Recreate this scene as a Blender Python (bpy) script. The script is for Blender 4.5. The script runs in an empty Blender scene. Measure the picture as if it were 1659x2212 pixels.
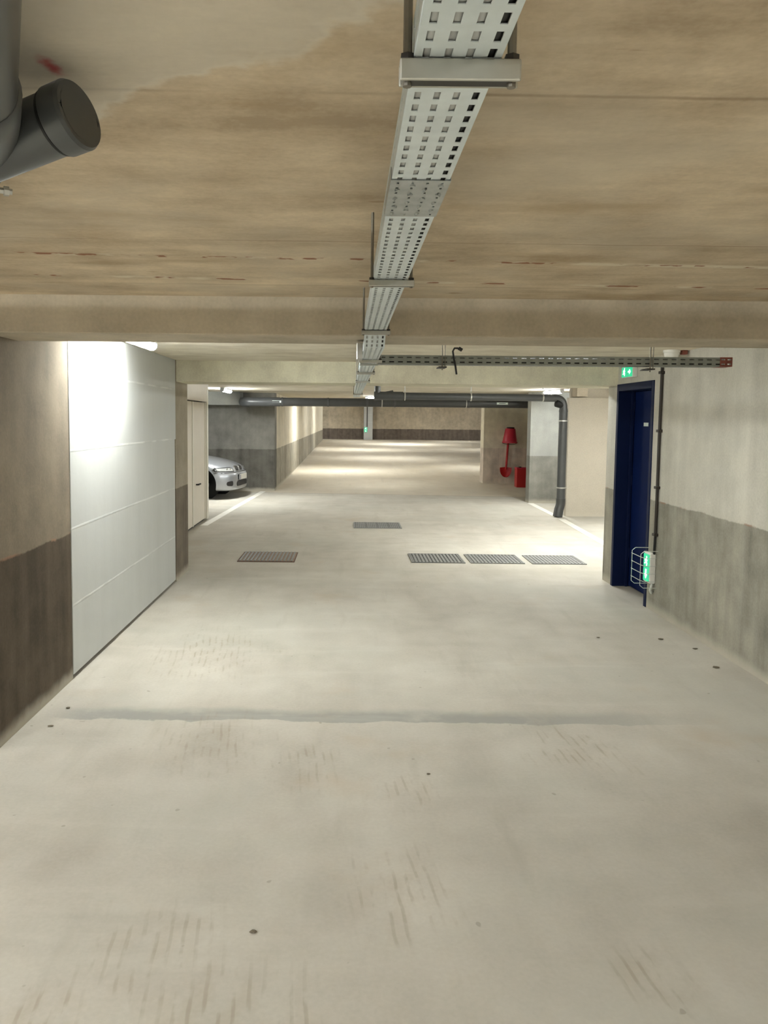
import bpy, bmesh, math, random
from mathutils import Vector, Matrix, noise
from mathutils.bvhtree import BVHTree
random.seed(7)
scene = bpy.context.scene
col = scene.collection
PI = math.pi

# ------------------------------------------------------------------ mesh building
WORLD = {}          # world origin of each thing / part

class MB:
    def __init__(s): s.v = []; s.f = []
    def add(s, vs, fs):
        o = len(s.v); s.v += [tuple(v) for v in vs]; s.f += [tuple(i + o for i in f) for f in fs]; return s
    def box(s, x0, x1, y0, y1, z0, z1):
        vs = [(x, y, z) for x in (x0, x1) for y in (y0, y1) for z in (z0, z1)]
        return s.add(vs, [(0, 1, 3, 2), (4, 6, 7, 5), (0, 4, 5, 1), (2, 3, 7, 6), (0, 2, 6, 4), (1, 5, 7, 3)])
    def quad(s, a, b, c, d): return s.add([a, b, c, d], [(0, 1, 2, 3)])
    def tube(s, pts, r, n=16, cap=True):
        """tube through pts; r number or list"""
        pts = [Vector(p) for p in pts]; m = len(pts)
        rs = r if isinstance(r, (list, tuple)) else [r] * m
        tan = []
        for i in range(m):
            a = pts[max(0, i - 1)]; b = pts[min(m - 1, i + 1)]
            t = (b - a)
            if t.length < 1e-7: t = tan[-1] if tan else Vector((0, 0, 1))
            tan.append(t.normalized())
        up = Vector((0, 0, 1)) if abs(tan[0].z) < .9 else Vector((1, 0, 0))
        u = tan[0].cross(up).normalized(); vs = []; 
        for i in range(m):
            t = tan[i]; u = (u - t * u.dot(t)).normalized(); w = t.cross(u)
            for k in range(n):
                a = 2 * PI * k / n
                vs.append(pts[i] + (u * math.cos(a) + w * math.sin(a)) * rs[i])
        fs = []
        for i in range(m - 1):
            for k in range(n):
                k2 = (k + 1) % n
                fs.append((i * n + k, i * n + k2, (i + 1) * n + k2, (i + 1) * n + k))
        if cap:
            fs.append(tuple(range(n - 1, -1, -1))); fs.append(tuple((m - 1) * n + k for k in range(n)))
        return s.add(vs, fs)
    def lathe(s, base, axis, prof, n=24):
        """prof list of (distance along axis, radius)"""
        base = Vector(base); ax = Vector(axis).normalized()
        return s.tube([base + ax * d for d, r in prof], [r for d, r in prof], n)
    def prism(s, poly, axis, d0, d1):
        """poly in the two other axes, extruded along axis x/y/z"""
        def P(a, b, d):
            return {'x': (d, a, b), 'y': (a, d, b), 'z': (a, b, d)}[axis]
        n = len(poly); vs = [P(a, b, d0) for a, b in poly] + [P(a, b, d1) for a, b in poly]
        fs = [tuple(range(n)), tuple(range(2 * n - 1, n - 1, -1))] + [(i, i + n, (i + 1) % n + n, (i + 1) % n) for i in range(n)]
        return s.add(vs, fs)
    def build(s, name, mat, parent=None, origin=None, local=False, smooth=False, sharp=40, bevel=0, solid=0):
        if parent is not None: org = Vector(WORLD[parent.name])
        elif origin is not None: org = Vector(origin)
        else: org = Vector((0, 0, 0))
        me = bpy.data.meshes.new(name)
        vs = s.v if local else [(Vector(v) - org)[:] for v in s.v]
        me.from_pydata(vs, [], s.f); me.update()
        bm = bmesh.new(); bm.from_mesh(me); bmesh.ops.recalc_face_normals(bm, faces=bm.faces); bm.to_mesh(me); bm.free()
        if mat: me.materials.append(mat)
        if smooth:
            for p in me.polygons: p.use_smooth = True
            me.set_sharp_from_angle(angle=math.radians(sharp))
        o = bpy.data.objects.new(name, me); col.objects.link(o)
        if parent is not None: o.parent = parent
        elif origin is not None: o.location = org
        WORLD[o.name] = tuple(org)
        if bevel:
            b = o.modifiers.new('Bevel', 'BEVEL'); b.width = bevel; b.segments = 2; b.limit_method = 'ANGLE'
        if solid:
            b = o.modifiers.new('Solidify', 'SOLIDIFY'); b.thickness = solid; b.offset = 0
        return o

def tag(o, label, cat, group=None, kind=None):
    if label: o['label'] = label
    if cat: o['category'] = cat
    if group: o['group'] = group
    if kind: o['kind'] = kind
    return o
def thing(name, label, cat, loc=(0, 0, 0), group=None, kind=None):
    o = bpy.data.objects.new(name, None); o.empty_display_size = .1; col.objects.link(o); o.location = loc
    WORLD[o.name] = tuple(loc)
    return tag(o, label, cat, group, kind)
def struct(name, mb, mat, label=None, cat=None, **k):
    o = mb.build(name, mat, **k); o['kind'] = 'structure'
    if label: o['label'] = label
    if cat: o['category'] = cat
    return o
def copy_tree(o, parent=None):
    c = o.copy(); col.objects.link(c)
    if parent is not None: c.parent = parent
    for ch in list(o.children): copy_tree(ch, c)
    return c
def arc(c, a, b, r, n=8):
    """rounded corner path: comes from direction -a, leaves along b; c = corner point"""
    c = Vector(c); a = Vector(a).normalized(); b = Vector(b).normalized()
    p0 = c - a * r; p2 = c + b * r; out = []
    for i in range(n + 1):
        t = i / n
        out.append(p0 * (1 - t) ** 2 + c * 2 * t * (1 - t) + p2 * t * t)
    return out

# ------------------------------------------------------------------ node helpers
class NT:
    def __init__(s, name):
        s.m = bpy.data.materials.new(name); s.m.use_nodes = True; s.t = s.m.node_tree
        s.b = s.t.nodes['Principled BSDF']; s.pos = s.t.nodes.new('ShaderNodeNewGeometry').outputs['Position']
        sp = s.t.nodes.new('ShaderNodeSeparateXYZ'); s.t.links.new(s.pos, sp.inputs[0])
        s.x, s.y, s.z = [X(s, o) for o in sp.outputs]
    def setin(s, sock, v):
        if isinstance(v, X): v = v.o
        if isinstance(v, bpy.types.NodeSocket): s.t.links.new(v, sock)
        else: sock.default_value = v
    def math(s, op, a, b=0, c=0, clamp=False):
        n = s.t.nodes.new('ShaderNodeMath'); n.operation = op; n.use_clamp = clamp
        for i, v in enumerate((a, b, c)): s.setin(n.inputs[i], v)
        return X(s, n.outputs[0])
    def noise(s, scale=(1, 1, 1), sc=1, detail=4, rough=.55, off=(0, 0, 0)):
        mp = s.t.nodes.new('ShaderNodeMapping'); s.t.links.new(s.pos, mp.inputs[0])
        mp.inputs['Scale'].default_value = scale; mp.inputs['Location'].default_value = off
        n = s.t.nodes.new('ShaderNodeTexNoise'); n.inputs['Scale'].default_value = sc
        n.inputs['Detail'].default_value = detail; n.inputs['Roughness'].default_value = rough
        s.t.links.new(mp.outputs[0], n.inputs['Vector'])
        return X(s, n.outputs[0])
    def smooth(s, v, lo, hi):
        n = s.t.nodes.new('ShaderNodeMapRange'); n.interpolation_type = 'SMOOTHSTEP'
        s.setin(n.inputs[0], v); s.setin(n.inputs[1], lo); s.setin(n.inputs[2], hi)
        return X(s, n.outputs[0])
    def mix(s, fac, a, b):
        n = s.t.nodes.new('ShaderNodeMix'); n.data_type = 'RGBA'
        s.setin(n.inputs[0], fac)
        for i, v in ((6, a), (7, b)):
            s.setin(n.inputs[i], v if not isinstance(v, tuple) else (*v, 1) if len(v) == 3 else v)
        return X(s, n.outputs[2])
    def bump(s, h, strength=.3, dist=.01):
        n = s.t.nodes.new('ShaderNodeBump'); n.inputs['Strength'].default_value = strength
        n.inputs['Distance'].default_value = dist; s.setin(n.inputs['Height'], h)
        s.t.links.new(n.outputs[0], s.b.inputs['Normal'])
    def done(s, color, rough=.85, spec=.25):
        s.setin(s.b.inputs['Base Color'], color if not isinstance(color, tuple) else (*color, 1))
        s.setin(s.b.inputs['Roughness'], rough); s.b.inputs['Specular IOR Level'].default_value = spec
        return s.m
class X:
    def __init__(s, n, o): s.n = n; s.o = o
    def __add__(s, k): return s.n.math('ADD', s, k)
    __radd__ = __add__
    def __sub__(s, k): return s.n.math('SUBTRACT', s, k)
    def __rsub__(s, k): return s.n.math('SUBTRACT', k, s)
    def __mul__(s, k): return s.n.math('MULTIPLY', s, k)
    __rmul__ = __mul__
    def abs(s): return s.n.math('ABSOLUTE', s)
    def max(s, k): return s.n.math('MAXIMUM', s, k)
    def min(s, k): return s.n.math('MINIMUM', s, k)

def simple(name, c, rough=.5, metal=0, var=.08, sc=20, spec=.4, coat=0):
    n = NT(name); k = n.noise(sc=sc, detail=3)
    a = tuple(max(0, v * (1 - var)) for v in c); b = tuple(min(1, v * (1 + var)) for v in c)
    n.b.inputs['Metallic'].default_value = metal; n.b.inputs['Coat Weight'].default_value = coat
    return n.done(n.mix(k, a, b), rough, spec)
def emit(name, c, e):
    n = NT(name); n.done(c, .4)
    n.b.inputs['Emission Color'].default_value = (*c, 1); n.b.inputs['Emission Strength'].default_value = e
    return n.m

def wall_mat(name, up, lo, zt=.975, streak=.25, stain=.2, chips=True, hard=.006):
    """raw concrete, painted darker up to about one metre"""
    n = NT(name)
    big = n.noise(sc=.9, detail=5); mid = n.noise(sc=5, detail=5, off=(3, 1, 2)); fine = n.noise(sc=60, detail=3)
    st = n.noise(scale=(3.2, 3.2, .25), sc=1.6, detail=4, off=(7, 0, 0))
    shade = (big - .5) * stain * 3.6 + (mid - .5) * stain * 2.6 + (fine - .5) * .35
    shade_lo = (st - .5) * streak * 6.0 + (mid - .5) * 1.0 + (fine - .5) * .4
    def tint(c, k): return n.mix(k, tuple(v * .55 for v in c), tuple(min(1, v * 1.45) for v in c))
    cu = tint(up, n.math('ADD', shade + (st - .5) * streak * 2.2, .5, clamp=True)); cl = tint(lo, n.math('ADD', shade_lo, .5, clamp=True))
    edge = n.z - zt + (n.noise(sc=2.2, detail=5, off=(0, 5, 0)) - .5) * .05 + (n.noise(sc=30, detail=2) - .5) * .01
    fac = n.smooth(edge, -hard, hard)
    c = n.mix(fac, cl, cu)
    if chips:
        ed = n.smooth(edge.abs(), .012, .002) * n.smooth(n.noise(sc=4, detail=3, off=(9, 2, 0)), .5, .62)
        c = n.mix(ed * .7, c, (.33, .19, .13))
    spots = n.smooth(n.noise(sc=7, detail=2, off=(2, 8, 1)), .74, .79)
    c = n.mix(spots * .35, c, tuple(v * .6 for v in up))
    dust = n.smooth(n.z + (mid - .5) * .1, .10, .01)
    c = n.mix(dust * .6, c, (.60, .56, .47))
    n.bump(n.noise(sc=13, detail=3, rough=.6), .3, .006)
    return n.done(c, .9, .2)

# ------------------------------------------------------------------ materials
M = {}
# floor
n = NT('floor_concrete')
big = n.noise(sc=.55, detail=5); mid = n.noise(sc=3.2, detail=6); fine = n.noise(sc=55, detail=3)
sw = n.noise(scale=(1.0, .35, 1), sc=2.2, detail=6, off=(4, 4, 0))
sh = n.math('ADD', (big - .5) * 1.5 + (mid - .5) * .9 + (sw - .5) * 1.2 + (fine - .5) * .5, .5, clamp=True)
c = n.mix(sh, (.395, .368, .315), (.56, .535, .475))
gr = n.smooth(n.noise(sc=.7, detail=4, off=(11, 3, 0)), .45, .7)
c = n.mix(gr * .4, c, (.445, .445, .395))
# tamped cross joint
wob = (n.noise(sc=2.4, detail=5, off=(0, 0, 3)) - .5) * .2 + (n.noise(sc=9, detail=3) - .5) * .05
d = n.y - 4.40 + wob
band = n.smooth(d, -.10, -.085) * n.smooth(d, .14, .0) * n.smooth(n.x, -1.75, -1.4) * n.smooth(n.x, 2.3, .9)
c = n.mix(band * n.smooth(mid, .2, .5) * .9, c, (.285, .285, .26))
for yy, w, s_ in ((8.75, .25, .35), (10.75, .12, .25), (13.3, .3, .2)):
    dd = (n.y - yy + wob * 2).abs()
    c = n.mix(n.smooth(dd, w, 0) * s_, c, (.40, .37, .31))
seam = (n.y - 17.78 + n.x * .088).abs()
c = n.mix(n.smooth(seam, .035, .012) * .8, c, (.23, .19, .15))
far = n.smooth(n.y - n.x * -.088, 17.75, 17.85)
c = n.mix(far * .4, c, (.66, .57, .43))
# broom ripples
rip = n.math('SINE', n.x * 143 + n.y * 16 + (n.noise(scale=(1, .5, 1), sc=3.0, detail=4, off=(6, 0, 0)) - .5) * 9)
rmask = None; bn = (n.noise(sc=5, detail=3) - .5) * 2.0
for px, py, pr in ((-.62, 2.35, .30), (-.38, 2.15, .26), (-.18, 2.05, .2), (-.85, 2.1, .16), (-.72, 4.05, .34), (-.2, 3.75, .2), (.32, 3.5, .16), (.95, 2.25, .16), (1.2, 4.0, .3), (-1.0, 5.6, .5), (.2, 2.7, .25)):
    dx = n.x - px; dy = (n.y - py) * .7
    g = n.smooth(n.math('SQRT', dx * dx + dy * dy) * (1 / pr) + bn, 1.1, .1)
    rmask = g if rmask is None else rmask.max(g)
rmask = rmask * n.smooth(n.noise(scale=(1, .45, 1), sc=13, detail=3), .42, .6)
c = n.mix(n.smooth(rip, .3, .95) * rmask * .42, c, (.27, .225, .165))
c = n.mix(rmask * .16, c, (.33, .27, .19))
tw = n.noise(scale=(1, .12, 1), sc=7, detail=5, off=(3, 1, 0))
c = n.mix(n.smooth(tw, .57, .72) * .22, c, (.34, .315, .26))
tw = n.noise(scale=(.2, 1.2, 1), sc=3, detail=5, off=(3, 8, 0))
c = n.mix(n.smooth(tw, .55, .72) * .22, c, (.62, .60, .54))
rust = n.smooth(n.noise(sc=1.5, detail=4, off=(1, 9, 2)), .58, .75)
c = n.mix(rust * .3, c, (.43, .33, .22))
specks = n.smooth(n.noise(sc=16, detail=1, off=(5, 5, 5)), .76, .8)
c = n.mix(specks * .5, c, (.25, .22, .17))
n.bump(n.noise(sc=10, detail=3, rough=.65), .4, .006)
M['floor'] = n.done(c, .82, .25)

# ceiling (board-marked slab)
def ceiling_mat(name, marks):
    n = NT(name)
    big = n.noise(sc=.8, detail=5, off=(1, 2, 0)); bd = n.noise(scale=(.8, 3.0, 1), sc=2.2, detail=6, rough=.62, off=(3, 3, 0)); fine = n.noise(sc=70, detail=3)
    mid = n.noise(sc=4, detail=5, off=(0, 7, 0))
    sh = n.math('ADD', (big - .5) * 1.5 + (bd - .5) * 1.4 + (mid - .5) * 1.5 + (fine - .5) * .5, .5, clamp=True)
    c = n.mix(sh, (.40, .315, .215), (.74, .62, .455))
    g = n.smooth(n.noise(sc=1.6, detail=4, off=(8, 1, 4)), .45, .68)
    c = n.mix(g * .5, c, (.53, .47, .375))
    if marks:
        c = n.mix(n.smooth(n.y, 4.0, 4.2) * .8, c, n.mix(sh, (.66, .60, .48), (.88, .84, .72)))  # slab colour lifted past the first beam, making up for missing light
        w = (n.noise(sc=3, detail=4) - .5)
        for yy, wd, s_ in ((1.457, .012, .55), (1.50, .04, .18), (2.64, .008, .6), (2.70, .06, .14), (3.5, .02, .3)):
            dd = (n.y - yy - n.x * .012 + w * .02).abs()
            c = n.mix(n.smooth(dd, wd, 0) * s_ * n.smooth(n.noise(sc=2.0, detail=2, off=(1, 0, 2)), .25, .6), c, (.21, .14, .08))
        # lighter cement skin, nearer the camera and to the left
        pm = n.x * .4 + n.y * .52 - .616 + (n.noise(sc=4.5, detail=5, off=(2, 2, 2)) - .5) * .22
        c = n.mix(n.smooth(pm, .004, -.008) * .55, c, (.60, .565, .49))
        c = n.mix(n.smooth(pm.abs(), .014, .0) * .4, c, (.70, .66, .57))
        for yy, sc_ in ((2.93, 5), (3.38, 3.2)):
            dd = (n.y - yy - n.x * .05 + w * .05).abs()
            rk = n.smooth(n.noise(scale=(1, 1, 1), sc=sc_, detail=3, off=(4, 0, 1)), .5, .6)
            c = n.mix(n.smooth(dd, .04, .006) * rk * .8, c, (.72, .66, .53))
            rk = n.smooth(n.noise(sc=sc_ * 2.2, detail=3, off=(0, 6, 1)), .53, .59)
            c = n.mix(n.smooth(dd, .026, .005) * rk * .9, c, (.24, .085, .04))
        bl = n.smooth(n.noise(scale=(.7, 2.4, 1), sc=1.7, detail=5, off=(5, 2, 7)), .56, .72)
        c = n.mix(bl * .4 * n.smooth(n.y, 4.2, 4.0), c, (.36, .25, .13))
        sc2 = n.smooth(n.noise(scale=(1, 3.5, 1), sc=3.1, detail=4, off=(2, 9, 0)), .68, .74)
        c = n.mix(sc2 * .55 * n.smooth(n.y, 4.2, 4.0), c, (.27, .17, .09))
        # red spray mark
        a = n.x + .501; b = n.y - 1.362
        u = b * .99 + a * .13; v = a * .99 - b * .13
        rr = n.math('SQRT', u * u * 420 + v * v * 2400) + (n.noise(sc=45, detail=3) - .5) * .9
        c = n.mix(n.smooth(rr, 1.05, .1) * .85, c, (.47, .04, .055))
    n.bump(n.noise(scale=(.7, 1.8, 1), sc=8, detail=3, rough=.65), .35, .006)
    return n.done(c, .9, .2)
M['ceiling'] = ceiling_mat('ceiling_concrete', True)
M['beam'] = wall_mat('beam_concrete', (.48, .42, .325), (.4, .4, .4), -5, .12, .25, False)
M['beam2'] = wall_mat('brightened_beam_concrete', (.76, .675, .535), (.4, .4, .4), -5, .12, .25, False)  # second beam's colour raised to stand in for light it lacks
M['wallR'] = wall_mat('right_wall_concrete', (.54, .52, .455), (.31, .295, .245), .995, .22, .16)
M['wallL'] = wall_mat('left_wall_concrete', (.24, .20, .15), (.102, .080, .057), .955, .25, .25)
M['pier'] = wall_mat('pier_concrete', (.34, .30, .235), (.155, .13, .10), .965, .2, .2, False)
M['back'] = wall_mat('back_wall_concrete', (.215, .207, .186), (.12, .114, .10), .975, .25, .3, False)
M['ramp'] = wall_mat('ramp_wall_concrete', (.62, .57, .46), (.30, .275, .22), .97, .3, .2, False)
M['farw'] = wall_mat('far_wall_concrete', (.54, .47, .36), (.18, .15, .125), 1.03, .2, .3, False)
M['shov'] = wall_mat('recess_wall_concrete', (.74, .655, .53), (.60, .52, .44), .96, .2, .25, False)
M['bayw'] = wall_mat('bay_wall_concrete', (.34, .345, .32), (.22, .215, .19), .97, .15, .15, False)
M['pale'] = wall_mat('pale_partition_paint', (.52, .475, .395), (.52, .475, .395), -5, .05, .06, False)
# white painted blocks, joints every half metre
n = NT('white_block_paint')
mid = n.noise(sc=3, detail=5); fine = n.noise(sc=50, detail=3); st = n.noise(scale=(3, 3, .2), sc=2, detail=3)
c = n.mix(n.math('ADD', (mid - .5) * .5 + (st - .5) * .6 + (fine - .5) * .15, .5, clamp=True), (.47, .485, .475), (.58, .595, .585))
jz = n.math('ABSOLUTE', n.math('SUBTRACT', n.math('FRACT', (n.z + .02 + (mid - .5) * .012) * 2.0 + .5), .5))
jz0 = n.math('ABSOLUTE', n.math('SUBTRACT', n.math('FRACT', (n.z + .02) * 2.0 + .5), .5))
line = n.smooth(jz, .022, .006)
jy = n.math('ABSOLUTE', n.math('SUBTRACT', n.math('FRACT', n.y * 1.5 + n.math('FLOOR', (n.z + .02) * 2) * .5), .5))
line2 = n.smooth(jy, .012, .003) * .35
c = n.mix(line * .5 * n.smooth(n.noise(sc=2.5, detail=3, off=(1, 1, 4)), .35, .6), c, (.84, .85, .83))
n.bump(n.noise(sc=9, detail=3, rough=.6) * .7 + n.smooth(jz0, .022, .006) * .5, .3, .006)
M['white'] = n.done(c, .55, .35)
# metals and plastics
n = NT('galvanised_steel')
k = n.noise(sc=45, detail=3); k2 = n.noise(sc=5, detail=4)
c = n.mix(n.math('ADD', (k - .5) * .5 + (k2 - .5) * .9, .5, clamp=True), (.50, .55, .565), (.76, .83, .845))
n.b.inputs['Metallic'].default_value = .55
M['galv'] = n.done(c, n.mix(k, (.42,) * 3, (.6,) * 3), .5)
M['plate'] = simple('dull_zinc', (.42, .44, .43), .5, .5, .3, 30)
n.b.inputs['Metallic'].default_value = .12
M['strut'] = simple('strut_steel', (.44, .43, .38), .38, .75, .12, 25)
M['rod'] = simple('threaded_steel', (.22, .20, .165), .5, .7, .2, 60)
M['nut'] = simple('dark_steel', (.06, .055, .05), .5, .6, .2)
M['dull'] = simple('shaded_zinc', (.25, .265, .245), .55, .2, .25, 25)  # darker copy of the tray zinc, shade put into its colour
M['pvc'] = simple('grey_pvc', (.066, .069, .070), .36, 0, .15, 8, .5)
M['pvc2'] = simple('dark_grey_pvc', (.052, .053, .052), .38, 0, .15, 8, .5)
M['clamp'] = simple('zinc_clamp', (.55, .55, .52), .35, .6)
M['black'] = simple('black_rubber', (.012, .012, .012), .6)
M['gap_shade'] = simple('dark_gap_shade', (.02, .018, .015), .9)  # near-black standing in for shade inside gaps and drains
M['cable'] = simple('brown_black_conduit', (.035, .028, .022), .5)
M['tube_glow'] = emit('lamp_diffuser', (.965, 1.0, .985), 100)
M['lamp_body'] = simple('lamp_grey', (.45, .46, .48), .5)
M['lamp_clip'] = simple('lamp_clip_steel', (.6, .6, .6), .3, .8)
M['blue'] = simple('navy_paint', (.004, .012, .066), .55, 0, .12, 6, .08)
M['bluefr'] = simple('navy_frame_paint', (.005, .011, .045), .5, 0, .1, 6, .12)
M['label'] = simple('pale_label', (.72, .80, .74), .5)
M['ink'] = simple('dark_print', (.05, .05, .05), .6)
M['whitep'] = simple('white_plastic', (.78, .77, .72), .45)
M['green'] = emit('green_sign', (.02, .50, .24), .22)
M['glyph'] = emit('white_sign', (.85, 1.0, .92), .6)
M['wire'] = simple('white_wire', (.62, .64, .60), .4, .3)
M['door_w'] = simple('cream_steel', (.66, .61, .53), .5, 0, .05, 5)
M['door_e'] = simple('cream_edge', (.74, .71, .63), .45, 0, .05, 5)
M['red'] = simple('red_paint', (.46, .012, .014), .4, 0, .1, 5, .5)
M['redp'] = simple('red_plastic', (.52, .02, .05), .35, 0, .1, 5, .5)
M['oxide'] = simple('red_oxide', (.23, .07, .05), .7, 0, .3, 40)
M['line'] = simple('road_paint', (.78, .76, .70), .7, 0, .12, 7)
M['iron'] = simple('grey_iron', (.23, .233, .225), .6, .3, .3, 25)
M['rusty'] = simple('rusty_iron', (.24, .175, .13), .75, .1, .35, 9)
M['rust_dark'] = simple('rust_edge', (.13, .07, .05), .8, 0, .3, 20)
M['crumb'] = simple('dark_crumb', (.16, .135, .095), .9, 0, .3, 60)
M['carpaint'] = simple('silver_paint', (.38, .395, .42), .28, .55, .04, 3, .5, .8)
M['chrome'] = simple('chrome', (.8, .8, .8), .12, 1, .02)
M['glass_d'] = simple('tinted_glass', (.03, .035, .04), .08, 0, .05, 3, .6)
M['lens'] = simple('headlamp_lens', (.50, .51, .50), .15, .35, .1, 12, .7, .5)
M['reflector'] = simple('headlamp_bowl', (.75, .76, .76), .15, .9, .1, 12)
M['grille'] = simple('black_grille', (.015, .013, .013), .5)
M['alloy'] = simple('alloy_rim', (.5, .5, .5), .3, .8)

# ------------------------------------------------------------------ setting
ZC = 2.28
XL, XR = -1.77, 2.75
mb = MB()      # floor: level, then a faint climb beyond the seam
ys = [-6, 3, 10, 17.5, 20] + [20 + 2 * i for i in range(1, 17)] + [53.5, 62]
def fz(y): return 0 if y <= 20 else min(.305, .305 * (y - 20) / 32)
for a, b in zip(ys[:-1], ys[1:]):
    mb.quad((-12, a, fz(a)), (14, a, fz(a)), (14, b, fz(b)), (-12, b, fz(b)))
o = struct('floor', mb, M['floor'])
bm = bmesh.new(); bm.from_mesh(o.data); bmesh.ops.remove_doubles(bm, verts=bm.verts, dist=1e-4); bm.to_mesh(o.data); bm.free()
struct('ceiling', MB().box(-12, 14, -6, 30, ZC, ZC + .25), M['ceiling'])
struct('ceiling', MB().box(-12, 14, 30, 62, 2.75, 3.0), M['beam'])
struct('trim_1', MB().box(-9, 6, 3.83, 4.26, 2.098, ZC + .02), M['beam'], 'cross beam of raw concrete nearest the camera, under the slab', 'beam', bevel=.006)
struct('trim_2', MB().box(-3.2, 9, 8.10, 8.72, 2.062, ZC + .02), M['beam2'], 'second cross beam of raw concrete, over the blue door', 'beam', bevel=.006)
struct('trim_3', MB().box(-12, 14, 29.8, 30.2, 2.28, 2.8), M['beam'], 'concrete downstand far along the ramp', 'beam')
struct('trim_4', MB().box(-8.2, -2.45, 17.75, 18.32, 1.985, ZC + .02), M['bayw'], 'pale beam above the bay of the silver car', 'beam')
# left side
struct('wall_left', MB().box(-2.2, XL, 3.90, 4.99, -.02, ZC + .02), M['wallL'], bevel=.006)
struct('wall_left', MB().box(-2.2, -1.80, 4.98, 8.06, -.02, ZC + .02), M['gap_shade'])  # near-black backing, shade of the gaps put into its colour
wb = MB()
wb.prism([(4.985, .028), (8.0, .028), (8.0, 1.475), (8.045, 1.475), (8.045, ZC), (4.985, ZC)], 'x', -1.80, -1.765)
struct('wall_left', wb, M['white'], 'white painted block wall on the left under the bright lamp', 'wall', bevel=.004)
struct('wall_left', MB().box(-2.2, -1.768, 8.06, 8.66, -.02, ZC + .02), M['pier'], 'concrete pier closing the white wall, dark to waist height', 'wall', bevel=.008)
struct('wall_left', MB().box(-2.6, -2.36, 8.66, 11.2, -.02, ZC + .02), M['pale'])
struct('wall_left', MB().box(-8.2, -2.40, 13.17, 13.3, -.02, ZC + .02), M['bayw'])
struct('wall_left', MB().box(-8.4, -8.2, 13.1, 19.4, -.02, ZC + .02), M['back'])
struct('wall_left', MB().box(-3.9, -1.714, 18.32, 18.75, -.02, ZC + .02).box(-8.2, -3.9, 19.2, 19.4, -.02, ZC + .02).box(-4.0, -3.9, 18.7, 19.2, -.02, ZC + .02), M['back'], 'grey concrete wall behind the silver car', 'wall', bevel=.006)
struct('wall_left', MB().box(-2.2, -1.714, 18.75, 52.1, -.02, 2.9), M['ramp'], 'long concrete wall on the left of the ramp', 'wall')
struct('wall_left', MB().box(-9.2, -9, -6, 8.5, -.02, ZC + .02), M['wallL'])
struct('wall_left', MB().box(-9.2, -2.2, 8.06, 8.3, -.02, ZC + .02), M['wallL'])
struct('wall_left', MB().box(-12.2, -12, 18.7, 62, -.02, 3), M['farw'])
struct('wall_back', MB().box(-9.2, 3, -6.2, -6, -.02, ZC + .02), M['wallL'])
struct('wall_front', MB().box(-12, 14, 54.0, 54.3, .1, 3), M['farw'], 'far end wall, stained beige over dark brown', 'wall')
# right side: doorway from y 7.12 to 8.10
DY0, DY1, DZ = 7.125, 8.10, 2.075
rw = MB().box(XR, XR + .28, -6, DY0, -.02, ZC + .02).box(XR, XR + .28, DY0, DY1, DZ, ZC + .02).box(XR, XR + .28, DY1, 8.38, -.02, ZC + .02)
struct('wall_right', rw, M['wallR'])
struct('wall_right', MB().box(XR + .28, 7.5, 8.24, 8.38, -.02, ZC + .02), M['pale'])
struct('wall_right', MB().box(7.5, 7.7, 8.24, 21.5, -.02, ZC + .02), M['bayw'])
pw = MB().box(3.89, 7.5, 13.98, 14.12, -.02, 2.112).box(3.93, 7.5, 14.03, 14.12, 2.11, ZC + .02)
struct('wall_right', pw, M['pale'], 'cream partition standing right of the grey downpipe', 'wall', bevel=.005)
struct('trim_5', MB().box(3.95, 4.13, 13.7, 14.04, 2.125, ZC + .02), M['beam'], 'short concrete stub above the cream partition', 'beam')
struct('wall_right', MB().box(3.735, 7.5, 16.2, 16.5, -.02, ZC + .02), M['bayw'], 'pale concrete wall left of the grey downpipe', 'wall', bevel=.006)
struct('wall_right', MB().box(3.60, 7.5, 21.0, 21.5, -.02, ZC + .5), M['shov'], 'recess wall carrying the red bucket and shovel', 'wall', bevel=.006)
struct('wall_right', MB().box(14, 14.2, 8, 62, -.02, 3), M['farw'])
cm = MB().box(1.02, 1.62, 53.2, 53.95, .2, 2.8)
struct('trim_6', cm, M['white'], 'white column standing before the far wall', 'column', bevel=.02)

# ------------------------------------------------------------------ blue door
d = thing('door_1', 'navy blue steel door set back in the right wall', 'door', (XR, DY0, 0), kind='structure')
fw = .055
fr = MB().box(XR - .008, XR + .22, DY0, DY0 + fw, 0, DZ).box(XR - .008, XR + .22, DY1 - fw, DY1, 0, DZ).box(XR - .008, XR + .22, DY0 + fw, DY1 - fw, DZ - .07, DZ)
fr.box(XR + .12, XR + .15, DY1 - fw - .018, DY1 - fw, 0, DZ - .07).box(XR + .12, XR + .15, DY0 + fw, DY0 + fw + .018, 0, DZ - .07)
fr.build('door_frame', M['bluefr'], d, bevel=.003)
leaf = MB().box(XR + .16, XR + .205, DY0 + fw + .004, DY1 - fw - .004, .012, DZ - .075).build('door_leaf', M['blue'], d, bevel=.003)
MB().box(XR + .156, XR + .16, 7.66, 7.775, 1.655, 1.69).build('door_label', M['label'], leaf)
hg = MB()
for z in (.3, 1.05, 1.8): hg.tube([(XR + .152, DY1 - fw - .012, z), (XR + .152, DY1 - fw - .012, z + .1)], .008, 8)
hg.build('hinge', M['bluefr'], leaf)

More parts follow.
